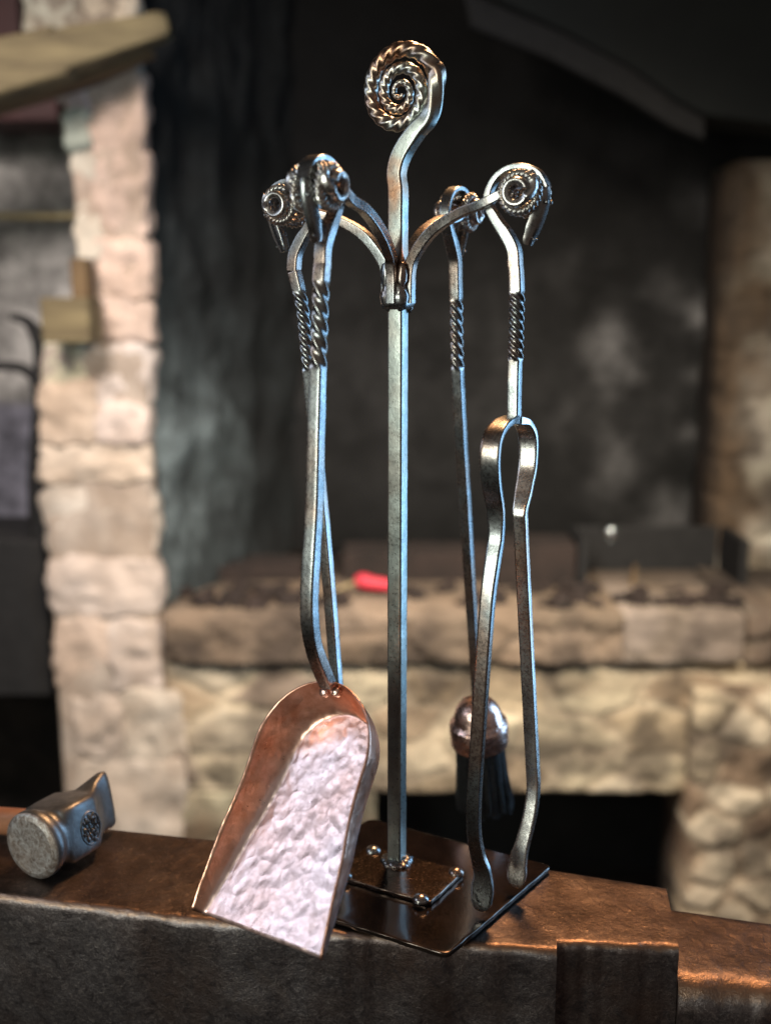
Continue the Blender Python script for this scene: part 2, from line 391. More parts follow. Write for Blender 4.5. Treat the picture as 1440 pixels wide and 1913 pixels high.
for kname, (O, D) in HEADS.items():
    r0 = O.dot(D); s_ = SIDE[kname]
    A = lambda r, z, s=0: D*(r*.001)+Z*z+s_*(s*.001)
    B = lambda r, z, s=0: O+D*(r*.001)+Z*(z*.001)+s_*(s*.001)
    k = r0/.105
    c = [(A(10.2, .5215), .0043, .0046), (A(10.2, .536), .0043, .0046), (A(10.9, .548), .0043, .0045), (A(16, .5605, 1), .0043, .0044), (A(33*k, .579, 3), .0045, .0043), (A(58*k, .592, 6), .0044, .0040),
         (B(-27, 37.5, 10), .0042, .0038), (B(-15, 42, 11), .0042, .0036), (B(-6, 46.5, 9.5), .0040, .0034), (B(-3, 50, 4), .0034, .0032), (B(-2.5, 51, -3), .0030, .003), (B(-2.5, 51, -8), .0024, .0024)]
    mb = MB(); sweep(mb, cr(c, .003), SQ, s_, wob=.03); mb.build('arm', M['tool'], stand)
mb = MB()
sweep(mb, cr([(Vector((0, 0, .5165)), .0095, .0095), (Vector((0, 0, .5205)), .0118, .0118), (Vector((0, 0, .527)), .0126, .0126), (Vector((0, 0, .534)), .0112, .0112), (Vector((0, 0, .542)), .0085, .0085)], .002), profile_sq(.5), U, wob=.08)
for i in range(8):
    a = PI/4+i*PI/2+.10*random.uniform(-1, 1); zz = .526+.018*(i//4)
    blob(mb, Vector((0, 0, zz))+(U*math.cos(a)+V*math.sin(a))*(.0100), .0048, i, (1, 1, 2.4), .3)
mb.build('collar', M['tool'], stand)
mb = MB()
for i in range(14):
    a = i*2*PI/14; blob(mb, Vector((0, 0, .0120))+(U*math.cos(a)+V*math.sin(a))*.0086, .0052, i, (1.25, 1.25, .7), .5)
mb.build('weld_bead', M['tool'], stand)
def slab(mb, pts, z0, z1, bev=.0012, seg=40, wav=.0005, mi=0):
    """convex outline (ccw), thin plate with worn irregular edges"""
    out = []
    n = len(pts); c = sum(pts, Vector())/n
    for i in range(n):
        for j in range(seg):
            t = j/seg
            q = pts[i].lerp(pts[(i+1) % n], t)
            q = q + (q-c).normalized()*(wav*noise.noise(q*90)*1.5)
            # round the corners slightly
            e = min(t, 1-t)
            if e < .04: q = q-(q-c).normalized()*(.0028*(1-e/.04)**2)
            out.append(q)
    m = len(out); rings = []
    for off, z in ((bev, z0), (0, z0+bev), (0, z1-bev), (bev*.3, z1-bev*.3), (bev, z1), (.004, z1), (.02, z1)):
        rings.append([Vector((q.x, q.y, z))-(q-c).normalized()*off + Vector((0, 0, (.0004*noise.noise(q*70) if z == z1 else 0))) for q in out])
    vs = [v for r in rings for v in r]; fs = []
    for i in range(len(rings)-1):
        for j in range(m): fs.append((i*m+j, i*m+(j+1) % m, (i+1)*m+(j+1) % m, (i+1)*m+j))
    fs.append(tuple(range(m))[::-1]); fs.append(tuple((len(rings)-1)*m+j for j in range(m)))
    mb.add(vs, fs, mi)
def rect_from(front, right, left, z):
    f, r, l = G(*front, z), G(*right, z), G(*left, z); return [f, r, r+l-f, l]
LP = rect_from((836, 1781), (1031, 1614), (466, 1664), .008)
mb = MB(); slab(mb, LP, .0015, .0065); mb.build('base_plate', M['plate'], stand)
UPp = rect_from((803, 1684), (868, 1624), (616, 1630), .0125)
mb = MB(); slab(mb, UPp, .0066, .0115, .001); mb.build('mounting_plate', M['plate2'], stand)
for px, py in ((697, 1583), (852, 1624), (786, 1674), (644, 1630)):
    mb = MB(); c = G(px, py+6, .0115); lathe(mb, c, Z, [(.0071, -.001), (.0071, .0006), (.0066, .0018), (.0055, .0030), (.0038, .0040), (.0018, .0046), (.00001, .0047)], 24)
    mb.build('rivet', M['tool'], stand)
# ------------------------------------------------------------------ tools
def shaft(root, O, ctrl, z0, z1, turns, h=.0052, m='tool', ref=U, notch=.2):
    c = [(O+Z*(-.0095), h, h)] + [(p_, h*w, h*w) for p_, w in ctrl]
    # dense sampling
    dn = cr(c, .0013); mb = MB(); pa, pb = profile_score(0), profile_score(notch, .42)
    def pf(P):
        f = max(0, min(1, min(z0-P.z, P.z-z1)/.006)); return [(x0+(x1-x0)*f, y0+(y1-y0)*f) for (x0, y0), (x1, y1) in zip(pa, pb)]
    sweep(mb, dn, pf, ref, twist=zt(dn, z0, z1, -turns), wob=.018)
    return mb.build('shaft', M[m], root)
# shovel
O, D = HEADS['shovel']
shv = thing('fire_shovel', O, 'ash shovel with hammered copper pan and ram head handle, nearest tool hanging at front left', 'shovel', 'fireside tools hanging on the stand')
ram_head(shv, O, D, k=1.0)
sh_end = PV(612, 1277)
shaft(shv, O, [(PV(600, 520), 1), (PV(597, 600), 1.02), (PV(594, 690), 1.0), (PV(591, 800), 1.02), (PV(587, 950), 1.04), (PV(579, 1090), 1.06), (PV(579, 1160), 1.06), (PV(588, 1215), 1.05), (sh_end, 1.05)],
      PV(600, 525).z, PV(594, 688).z, 1.25, .0053, notch=.05)
# pan frame from two lip corners
PV_MID = PV(478, 1746)
def solve_pan(bl, br, mu):
    r1, r2 = ray(*bl), ray(*br)
    a11, a12, b1 = -r1.dot(V), r2.dot(V), 0.0
    a21, a22, b2 = r1.dot(U)/2, r2.dot(U)/2, mu-CAM.dot(U)
    det = a11*a22-a12*a21
    a = (b1*a22-a12*b2)/det; b = (a11*b2-b1*a21)/det
    return CAM+r1*a, CAM+r2*b
PY = math.radians(38); _U, _V = U, V
U = Vector((math.cos(PY), -math.sin(PY), 0)); V = Vector((math.sin(PY), math.cos(PY), 0))
BL, BR = solve_pan((357, 1700), (598, 1792), PV_MID.dot(U))
U, V = _U, _V
Wd = (BR-BL); wpan = Wd.length; Wd.normalize(); Mb = (BL+BR)/2
TP = PV(618, 1274)
Ln = (Mb-TP); Ln = Ln-Wd*Ln.dot(Wd)*0.0; lpan = Ln.length; Ln.normalize()
Nn = Wd.cross(Ln); Nn.normalize()
if Nn.dot(CAM-Mb) < 0: Nn = -Nn
print('PAN', wpan, lpan, BL, BR, TP, 'skew', Wd.dot(Ln))
def pan_mesh():
    mb = MB(); rows = 90; cols = 72; hwb = wpan/2
    R = .0575   # back arc radius
    Ltot = lpan
    def hw(y):
        if y >= R: 
            t = (y-R)/(Ltot-R); return R+(hwb-R)*t - .0022*math.sin(min(1, t*2)*PI)
        return math.sqrt(max(0, R*R-(R-y)**2))
    vs = []; fs = []; wr = []
    for i in range(rows+1):
        t = i/rows; y = Ltot*(t**1.6)
        w = hw(y)
        for j in range(cols+1):
            a = -1+2*j/cols; a = math.sin(a*PI/2)*.35+a*.65
            x = a*w
            d_ = (w-abs(x)) if y >= R else R-math.hypot(x, R-y)
            d_ = max(0, d_)
            if y >= R: d_ = d_
            lip = min(1, max(0, (Ltot-y)/(Ltot*.95)))
            Hh = .009+.023*lip**.8
            ww = (.008+.014*lip)*(.84-.22*max(-1, min(1, x/.04)))
            q = max(0, 1-d_/ww); H = Hh*(q**1.7)
            dish = -.004*math.sin(PI*min(1, y/Ltot))*(1-q)
            nz = .0004*noise.noise(Vector((x*70, y*70, 3)))+.0003*noise.noise(Vector((x*190, y*190, 8)))
            # back wall leans: rim at the handle stays in the handle plane
            P = TP + Wd*x + Ln*y + Nn*(H-.0320+dish+nz) + Nn*(.0320-.009)*(y/Ltot)
            vs.append(P); wr.append(max(0, 1-q*1.5)*min(1, y/.10))  # mask for the painted floor glare, fading at walls and top
    m = cols+1
    for i in range(rows):
        for j in range(cols): fs.append((i*m+j, i*m+j+1, (i+1)*m+j+1, (i+1)*m+j))
    mb.add(vs, fs); mb.col = wr; return mb
pan = pan_mesh().build('pan', M['copper'], shv, wn=False, attr='wear_sheen'); pan['_o'] = list(shv.location)
bm = bmesh.new(); bm.from_mesh(pan.data); bmesh.ops.remove_doubles(bm, verts=bm.verts, dist=1e-6); bm.to_mesh(pan.data); bm.free()
for pl in pan.data.polygons: pl.use_smooth = True
sm = pan.modifiers.new('thick', 'SOLIDIFY'); sm.thickness = .0014; sm.offset = 0
for px, py in ((600, 1289), (622, 1289)):
    mb = MB(); lathe(mb, plane(px, py, TP, Nn)-Nn*.004, Nn, [(.0042, -.003), (.0042, .001), (.0034, .0022), (.00001, .0028)], 20); mb.build('rivet', M['copper_cap'], pan)
# poker
O, D = HEADS['poker']
pk = thing('fire_poker', O, 'slim steel poker with ram head handle hanging at back left, behind the copper shovel', 'poker', 'fireside tools hanging on the stand')
ram_head(pk, O, D)
shaft(pk, O, [(PU(551, 510), 1), (PU(564, 570), 1), (PU(573, 650), 1), (PU(578, 700), .98), (PU(590, 830), .95), (PU(602, 950), .95), (PU(616, 1110), .95), (PU(629, 1280), .95), (PU(640, 1440), .9), (PU(642, 1500), .6), (PU(641, 1525), .25)],
      PU(556, 545).z, PU(577, 692).z, 1.75, .0050)
# tongs
O, D = HEADS['tongs']
tg = thing('fire_tongs', O, 'spring bow steel tongs with two flattened tips and ram head handle, hanging at right', 'tongs', 'fireside tools hanging on the stand')
ram_head(tg, O, D)
shaft(tg, O, [(PU(964, 510), 1), (PU(965, 560), 1), (PU(963, 650), 1), (PU(961, 700), .97), (PU(960, 782), .95)], PU(965, 548).z, PU(962, 672).z, 1.75, .0052)
SP = PU(960, 782)
def PT(px, py): return plane(px, py, SP, U)
w_ = .0078
legl = [(958, 784, .006, .004), (940, 789, w_, .0028), (922, 812, .0082, .0026), (915, 850, .0082, .0026), (917, 900, .0080, .0026), (925, 950, .0074, .0027), (927, 1000, .0062, .0036), (920, 1050, .0060, .0040), (911, 1120, .0058, .0042), (901, 1250, .0058, .0042),
        (893, 1370, .0058, .0042), (886, 1480, .0058, .0042), (885, 1550, .0058, .0040), (892, 1595, .0060, .0035), (901, 1630, .0078, .0028), (901, 1660, .0100, .0024), (899, 1685, .0092, .0022), (898, 1697, .0060, .002), (898, 1702, .002, .001)]
legr = [(962, 785, .006, .004), (976, 790, w_, .0028), (986, 815, .0082, .0026), (986, 865, .0080, .0026), (979, 910, .0074, .0027), (971, 955, .0062, .0034), (972, 975, .0058, .0042), (976, 1060, .0056, .0044), (982, 1180, .0056, .0044), (989, 1320, .0056, .0044),
        (994, 1420, .0056, .0044), (996, 1475, .0056, .0042), (989, 1525, .0058, .0038), (976, 1575, .0062, .0032), (968, 1605, .0078, .0027), (965, 1630, .0090, .0024), (964, 1645, .0080, .002), (964, 1655, .0045, .0018), (964, 1658, .002, .001)]
for L_ in (legl, legr):
    tipy = G(898, 1700, .013).y if L_ is legl else G(964, 1656, .014).y
    tp = L_[-1][1]
    def PL(a, b):
        s_ = min(1, max(0, (b-782)/(tp-782))); return Y(a, b, PT(a, b).y*(1-s_)+tipy*s_)
    mb = MB(); sweep(mb, cr([(PL(a, b), w, h) for a, b, w, h in L_], .003), STRAP, U, wob=.009, fixed=True)
    leg = mb.build('leg', M['horn' if L_ is legr else 'tool'], tg); leg['_o'] = list(tg.location)
    if L_ is legl:
        mb = MB()
        for i in range(9):
            a, b = 884+3.0*i, 1676+ 14*math.sin(i/8*PI*.55)
            blob(mb, PL(a, b)-V*.0026, .0010, i, (.7, .5, 1.9))
        for i in range(5): blob(mb, PL(900+2.6*(i % 3), 1656+5*(i//2))-V*.0024, .0009, i+20, (1.3, .5, 1))
        mb.build('stamped_mark', M['tool'], leg)
# brush
O, D = HEADS['brush']
br = thing('hearth_brush', O, 'black bristle hearth brush with domed copper cap and ram head handle, hanging at the back', 'brush', 'fireside tools hanging on the stand')
ram_head(br, O, D)
BC = PV(890, 1307)
shaft(br, O, [(PV(851, 520), 1), (PV(852, 570), 1), (PV(853, 640), 1), (PV(855, 700), .97), (PV(860, 800), .97), (PV(868, 930), .97), (PV(877, 1080), .95), (PV(886, 1220), .9), (BC, .8)], PV(851, 560).z, PV(854, 690).z, 1.5, .0052)
ax = (PV(897, 1400)-PV(890, 1305)).normalized()
cap = MB(); R_ = .0312
cp = [(.0001, -.001), (.007, -.0008), (.012, .001), (.0180, .0045), (.0224, .010), (.0252, .017), (.0262, .0235), (.0268, .0258), (.0302, .0275), (R_, .029), (.0316, .037), (.0312, .0515), (.0303, .0532), (.028, .053)]
lathe(cap, BC, ax, cp, 40); cap.build('ferrule', M['copper_cap'], br)
bs = MB()
for i in range(2200):
    a = random.uniform(0, 2*PI); rr = math.sqrt(random.random())
    r0_ = .0255*rr
    u0 = U*math.cos(a)+V*math.sin(a)
    u0 = (u0-ax*u0.dot(ax)).normalized()
    p0 = BC+ax*.046+u0*r0_
    ln = .094+random.uniform(-.006, .002)-.004*rr
    ck = (round(a*3.2), round(rr*3)); crn = random.Random(hash(ck)); cl = Vector((crn.uniform(-1, 1), crn.uniform(-1, 1), 0)); ln += crn.uniform(-.006, .003)
    cang = ck[0]/3.2; cu = U*math.cos(cang)+V*math.sin(cang); cc_ = BC+ax*.046+cu*(.0255*ck[1]/3)
    pull = (cc_-p0)*.45
    p1 = p0+ax*(ln*.5)+u0*(r0_*.08)+pull*.5+cl*.0012
    p2 = p0+ax*ln+u0*(r0_*.20)+pull+cl*.0030+Vector((random.uniform(-1, 1), random.uniform(-1, 1), 0))*.0014
    rd = .00046; vs = []
    X = ax.orthogonal().normalized(); Yv = ax.cross(X)
    for P, q in ((p0, 1), (p1, 1), (p2, .6)):
        for j in range(3): vs.append(P+(X*math.cos(j*2*PI/3)+Yv*math.sin(j*2*PI/3))*rd*q)
    bs.add(vs, [(0, 1, 4, 3), (1, 2, 5, 4), (2, 0, 3, 5), (3, 4, 7, 6), (4, 5, 8, 7), (5, 3, 6, 8)])
lathe(bs, BC, ax, [(.019, .046), (.016, .08), (.012, .105)], 24)
bs.build('bristles', M['bristle'], br, wn=False)
# ------------------------------------------------------------------ anvil
ANV = G(640, 1660, -.15)
anv = thing('anvil', (ANV.x, ANV.y, -.32), 'heavy worn iron anvil with brown rusty face carrying the stand and the hammer', 'anvil')
def loft(mb, stations, ztop, rf, rb, zbot, nt_=14, cap_=True, amp=.0026, seed=0, sag=0.0):
    rings = []; wear_sheen = []
    for (F, B) in stations:
        F = Vector((F.x, F.y, 0)); B = Vector((B.x, B.y, 0)); d_ = (F-B); Lh = d_.length; d_.normalize()
        wf = amp*noise.noise(Vector((F.x*28, 0, seed)))+amp*.5*noise.noise(Vector((F.x*120, 3, seed)))
        F = F + d_*wf
        rfl = rf*(1+.5*noise.noise(Vector((F.x*35, 7, seed))))
        r = []; w = []
        def P(q, z): r.append(B+d_*q+Z*z)
        Lh = (F-B).length
        P(0, zbot); w.append(0); P(0, ztop-rb*2); w.append(0)
        for j in range(5):
            a = PI-j*(PI/2)/4; P(rb+rb*math.cos(a), ztop-rb+rb*math.sin(a)); w.append(1)
        for j in range(1, nt_):
            q = rb+(Lh-rb-rfl)*j/nt_; P(q, ztop+.0005*noise.noise(Vector((F.x*20, q*30, seed)))-sag*abs(2*j/nt_-1)**3); w.append(1)
        for j in range(7):
            a = PI/2-j*(PI/2)/6; P(Lh-rfl+rfl*math.cos(a), ztop-rfl+rfl*math.sin(a)-(sag if j < 7 else 0)); w.append(max(0, 1-j/5))
        for j in range(1, 13):
            z = ztop-rfl+(zbot-ztop+rfl)*j/12
            P(Lh+amp*1.2*noise.noise(Vector((F.x*18, z*18, seed+5))), z-sag*(1-j/12)); w.append(0)
        rings.append(r); wear_sheen.append(w)
    m = len(rings[0]); fs = []
    vs = [v for r in rings for v in r]
    b0 = len(mb.v)
    for i in range(len(rings)-1):
        for j in range(m-1): fs.append((i*m+j, i*m+j+1, (i+1)*m+j+1, (i+1)*m+j))
        fs.append((i*m+m-1, i*m, (i+1)*m, (i+1)*m+m-1))
    mb.add(vs, fs)
    for i, w in enumerate([x for ww in wear_sheen for x in ww]): mb.col[b0+i] = float(w)
    if cap_:
        for rr_ in (rings[0], rings[-1]): mb.add(rr_, [tuple(range(m))], smooth=False, col=0.0)
def pw(pts, x):
    for (a, b), (c, d_) in zip(pts, pts[1:]):
        if x <= c: return b+(d_-b)*(x-a)/(c-a)
    return pts[-1][1]
fr = [(-700, 1583), (0, 1673), (350, 1717), (620, 1744), (900, 1768), (1040, 1777)]
bk = [(-700, 1440), (0, 1527), (210, 1548), (390, 1567), (1032, 1625)]
st = []
nS = 170
for i in range(nS+1):
    t = i/nS; xf = -600+1640*t; xb = -600+1632*t
    st.append((G(xf, pw(fr, xf)), G(xb, pw(bk, xb))))
mb = MB(); loft(mb, st, 0, .0085, .003, -.20)
# the small chips beaten into the front edge under the plate
mb.build('body', M['anvil'], anv, attr='wear_sheen', wn=False)
st = []
for i in range(31):
    t = i/30; st.append((G(1037+231*t, 1761+9*t), G(1026+217*t, 1622+34*t)))
mb = MB(); loft(mb, st, -.0004, .0075, .004, -.20, seed=9); mb.build('end_block', M['anvil'], anv, attr='wear_sheen', wn=False)
st = []
for i in range(46):
    t = i/45; st.append((G(1269+420*t, 1842+34*t, -.028), G(1243+420*t, 1694+60*t, -.028)))
mb = MB(); loft(mb, st, -.028, .026, .006, -.20, seed=15, amp=.002); mb.build('bick', M['anvil'], anv, attr='wear_sheen', wn=False)
waist = MB()
cb = Vector((ANV.x-.12, ANV.y, 0))
for (w, dd, z0, z1) in ((.16, .05, -.30, -.19), (.22, .085, -.34, -.30)):
    vs = [cb+Vector((sx*w, sy*dd, z)) for z in (z0, z1) for sx, sy in ((-1, -1), (1, -1), (1, 1), (-1, 1))]
    waist.add(vs, [(0, 1, 2, 3), (4, 5, 6, 7), (0, 1, 5, 4), (1, 2, 6, 5), (2, 3, 7, 6), (3, 0, 4, 7)], smooth=False, col=0.0)
waist.build('waist', M['anvil'], anv, attr='wear_sheen', wn=False)
# ------------------------------------------------------------------ hammer
R_h = .0325
fc = plane(57, 1583, Vector((0, 0, R_h)), Z)
yw = math.radians(27)
HA = Vector((math.sin(yw), math.cos(yw), .0)).normalized()
roll = math.radians(10)
HS0 = Vector((-HA.y, HA.x, 0)); HS = HS0*math.cos(roll)-Z*math.sin(roll); HU = Z*math.cos(roll)+HS0*math.sin(roll)
ham = thing('hammer', fc, 'cross pein hammer with pitted round face lying on the left of the anvil', 'hammer')
hsec = [(0, 26, 26, 2), (1.2, 30, 30, 2), (3, 32, 32, 2), (9, 32.5, 32.5, 2), (13, 31, 31, 2), (18, 27.5, 27.5, 2.3), (22, 27, 27, 4), (25, 27.5, 27.5, 7), (40, 27.5, 27.5, 8), (60, 27, 27, 8), (64, 25, 26, 6), (76, 16, 24, 5), (88, 10, 26, 4), (100, 7, 29, 3.4), (106, 5.4, 28, 3), (108, 3, 26, 2.6)]
def superel(a, b, e, m=40):
    o = []
    for j in range(m):
        t = 2*PI*j/m; c_, s_ = math.cos(t), math.sin(t)
        o.append((a*math.copysign(abs(c_)**(2/e), c_), b*math.copysign(abs(s_)**(2/e), s_)))
    return o
mb = MB(); rings = []
for t, a, b, e in hsec:
    rings.append([fc+HA*(t*.001)+HS*(x*.001)+HU*((y + (2.5 if t > 80 else 0))*.001) for x, y in superel(a, b, e)])
m = 40; vs = [v for r in rings for v in r]; fs = []
for i in range(len(rings)-1):
    for j in range(m): fs.append((i*m+j, i*m+(j+1) % m, (i+1)*m+(j+1) % m, (i+1)*m+j))
mb.add(vs, fs, 0); mb.add(rings[-1], [tuple(range(m))], 0, smooth=False); mb.add(rings[0], [tuple(range(m))], 1, smooth=False)
for i in range(m*2): mb.mi[i] = 1
hh = mb.build('head', [M['hammer'], M['hface']], ham, wn=False); hh['_o'] = list(ham.location)
mb = MB(); sc_ = fc+HA*.050-HS*.0272+HU*(-.002)
tor = [(sc_+(HA*math.cos(2*PI*i/30)*.0125+HU*math.sin(2*PI*i/30)*.0155), .0011, .0011) for i in range(31)]
sweep(mb, tor, RND[::2], HS, wob=.05)
for i in range(26):
    a = i*2.4; rr = .0108*math.sqrt(i/26); blob(mb, sc_+HA*math.cos(a)*rr+HU*math.sin(a)*rr*1.25, .0019+.0005*(i % 3), i, (.9, .5, 1), .6)
mb.build('touch_mark', M['hammer'], hh, wn=False)
mb = MB(); hc = fc+HA*.047
c = [(hc+HS*.0, .0135, .010), (hc+HS*.03, .0135, .0115), (hc+HS*.08, .0135, .0118), (hc+HS*.20, .0150, .0125), (hc+HS*.33, .0165, .014)]
sweep(mb, cr(c, .01), RND, HU, wob=.01); mb.build('handle', M['handle'], ham, wn=False)
# ------------------------------------------------------------------ background: floor and walls
def box_pts(x0, x1, y0, y1, z0, z1): return [Vector((x, y, z)) for z in (z0, z1) for x, y in ((x0, y0), (x1, y0), (x1, y1), (x0, y1))]
BF = [(0, 3, 2, 1), (4, 5, 6, 7), (0, 1, 5, 4), (1, 2, 6, 5), (2, 3, 7, 6), (3, 0, 4, 7)]
def box(name, x0, x1, y0, y1, z0, z1, m, bev=.006, parent=None, origin=None, **kw):
    mb = MB(); mb.add(box_pts(x0, x1, y0, y1, z0, z1), BF, smooth=False)
    o = mb.build(name, m, parent, wn=False, **kw)
    b = o.modifiers.new('bev', 'BEVEL'); b.width = bev; b.segments = 2
    return o
ZF = -1.75
box('floor', -4, 4, -3, 5, ZF-.05, ZF, M['floor'], kind='structure')
sv = MB(); lathe(sv, Vector((cb.x, cb.y, ZF)), Z, [(.30, 0), (.28, .05), (.26, .9), (.265, ZF*-1-.345), (.25, -ZF-.341)], 36)
sv.build('tree_stump', M['stump'], wn=False, label='round wooden stump under the iron anvil', category='stump')
YF = 2.35; YBk = 3.25
def X_(px, y=YF, py=956): return Y(px, py, y).x
def Z_(py, y=YF): return Y(720, py, y).z
def rock(mb, x0, x1, y0, y1, z0, z1, col, seed=0, amp=.014, rnd=5.0, n=14):
    c = Vector(((x0+x1)/2, (y0+y1)/2, (z0+z1)/2)); hx, hy, hz = (x1-x0)/2, (y1-y0)/2, (z1-z0)/2
    for ax_ in range(3):
        for sg in (-1, 1):
            vs = []
            for i in range(n+1):
                for j in range(n+1):
                    a, b = -1+2*i/n, -1+2*j/n
                    p_ = [0, 0, 0]; p_[ax_] = sg; p_[(ax_+1) % 3] = a; p_[(ax_+2) % 3] = b
                    p_ = Vector(p_); l = (abs(p_.x)**rnd+abs(p_.y)**rnd+abs(p_.z)**rnd)**(1/rnd); p_ /= l
                    q = c+Vector((p_.x*hx, p_.y*hy, p_.z*hz))
                    q += p_.normalized()*(amp*(noise.noise(q*7+Vector((seed, 0, 0)))+.7*noise.noise(q*19+Vector((0, seed, 0)))+.45*noise.noise(q*48+Vector((0, 0, seed)))))
                    vs.append(q)
            fs = [(i*(n+1)+j, i*(n+1)+j+1, (i+1)*(n+1)+j+1, (i+1)*(n+1)+j) for i in range(n) for j in range(n)]
            mb.add(vs, fs, col=col)
def rocks_px(mb, lst, y0, depth, amp=.014, rnd=5.0):
    for i, (x0, y0p, x1, y1p, c) in enumerate(lst):
        c = tuple(a*.68+b_*.32 for a, b_ in zip(c, (.64, .56, .49)))
        dy = random.uniform(-.012, .012)
        rock(mb, X_(x0, y0), X_(x1, y0), y0+dy, y0+depth, Z_(y1p, y0), Z_(y0p, y0), c, i*3.7, amp, rnd)
PK = (.66, .47, .38); PK2 = (.60, .50, .46); CR = (.60, .56, .46); GR = (.34, .43, .34); WH = (.66, .60, .58); YG = (.58, .58, .40); TN = (.54, .42, .32)
pl = [(198, -60, 298, 48, (.50, .44, .33)), (98, -70, 196, 62, (.34, .36, .29)), (198, 92, 292, 132, (.32, .36, .33)), (198, 128, 300, 286, PK), (158, 138, 204, 206, (.50, .38, .38)), (156, 203, 208, 284, (.26, .38, .33)),
      (164, 280, 214, 400, CR), (205, 283, 302, 445, PK), (172, 396, 218, 482, CR), (200, 442, 303, 560, (.68, .49, .40)), (188, 555, 300, 645, (.66, .50, .43)), (92, 636, 172, 722, YG), (150, 640, 292, 765, WH),
      (84, 715, 190, 830, TN), (175, 760, 284, 828, PK2), (74, 822, 288, 905, (.62, .52, .42)), (76, 907, 292, 1042, (.60, .56, .50)), (80, 1040, 292, 1152, (.62, .54, .50)), (86, 1153, 200, 1292, (.56, .43, .35)), (190, 1155, 292, 1290, (.58, .50, .46)),
      (106, 1292, 210, 1420, (.50, .43, .38)), (205, 1290, 335, 1430, (.56, .50, .42)), (108, 1416, 330, 1600, (.48, .42, .36)), (108, 1595, 330, 1900, (.40, .36, .30)), (108, 1895, 330, 2300, (.4, .36, .3))]
mb = MB(); rocks_px(mb, pl, YF, .10, .022, 7)
rock(mb, X_(168), X_(292), YF+.008, YF+.09, Z_(600), Z_(110), (.48, .38, .31), 3, .004, 14)
rock(mb, X_(86), X_(284), YF+.008, YF+.09, ZF, Z_(640), (.42, .36, .31), 3, .004, 14)
rock(mb, X_(112), X_(286), YF+.008, YF+.09, Z_(60), Z_(-60), (.25, .22, .18), 3, .004, 14)
mb.build('stone_pillar', M['stone'], attr='tint', wn=False, label='pale pinkish stone pillar with irregular blocks at the left edge of the dark hearth recess', category='pillar')
# sooty back wall of the recess: a bumpy sheet with real thickness
def rough_wall(name, x0, x1, z0, z1, y, th, colf, amp=.05, nx=120, nz=90, **kw):
    mb = MB(); vs = []; cols = []
    for i in range(nx+1):
        for k in range(nz+1):
            x = x0+(x1-x0)*i/nx; z = z0+(z1-z0)*k/nz
            h = amp*(noise.noise(Vector((x*3, 0, z*4)))+.5*noise.noise(Vector((x*9, 5, z*11))))
            vs.append(Vector((x, y-h, z))); cols.append(colf(x, z))
    fs = [(i*(nz+1)+k, (i+1)*(nz+1)+k, (i+1)*(nz+1)+k+1, i*(nz+1)+k+1) for i in range(nx) for k in range(nz)]
    mb.add(vs, fs)
    for i, c in enumerate(cols): mb.col[i] = c
    mb.add(box_pts(x0, x1, y+amp*1.5, y+th, z0, z1), BF, smooth=False, col=(.02, .02, .02))
    return mb.build(name, M['backwall'], attr='tint', wn=False, **kw)
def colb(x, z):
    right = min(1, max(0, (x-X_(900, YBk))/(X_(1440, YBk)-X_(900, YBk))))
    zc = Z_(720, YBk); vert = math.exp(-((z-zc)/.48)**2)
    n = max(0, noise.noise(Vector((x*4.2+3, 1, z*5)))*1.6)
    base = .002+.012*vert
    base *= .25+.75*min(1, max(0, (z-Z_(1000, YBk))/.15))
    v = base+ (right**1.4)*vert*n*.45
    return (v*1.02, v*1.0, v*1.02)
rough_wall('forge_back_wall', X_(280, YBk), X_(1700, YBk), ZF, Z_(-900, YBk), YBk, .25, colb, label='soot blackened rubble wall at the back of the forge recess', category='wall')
# left flank of the recess (inside face of the pillar wall), sooty
mb = MB(); vs = []; nx, nz = 40, 60
ya, yb = YF+.085, YBk+.02; xa = X_(284); xb2 = X_(560, YBk)
for i in range(nx+1):
    for k in range(nz+1):
        t = i/nx; x = xa+(xb2-xa)*t; y = ya+(yb-ya)*t; z = ZF+(Z_(-500)-ZF)*k/nz
        h = .03*noise.noise(Vector((t*6, 3, z*5)))+.015*noise.noise(Vector((t*16, 8, z*14)))
        vs.append(Vector((x+h, y-h, z)))
fs = [(i*(nz+1)+k, (i+1)*(nz+1)+k, (i+1)*(nz+1)+k+1, i*(nz+1)+k+1) for i in range(nx) for k in range(nz)]
mb.add(vs, fs)
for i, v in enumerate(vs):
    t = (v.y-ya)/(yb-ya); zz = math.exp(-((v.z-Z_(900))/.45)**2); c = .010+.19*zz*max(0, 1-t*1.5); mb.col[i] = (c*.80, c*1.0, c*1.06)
mb.add([Vector((xa-.02, ya, ZF)), Vector((xb2-.05, yb, ZF)), Vector((xb2-.25, yb, ZF)), Vector((xa-.2, ya, ZF)), Vector((xa-.02, ya, Z_(-500))), Vector((xb2-.05, yb, Z_(-500))), Vector((xb2-.25, yb, Z_(-500))), Vector((xa-.2, ya, Z_(-500)))], BF, smooth=False, col=(.02, .02, .02))
mb.build('recess_side_wall', M['backwall'], attr='tint', wn=False, label='sooty flank wall behind the pale stone pillar', category='wall')
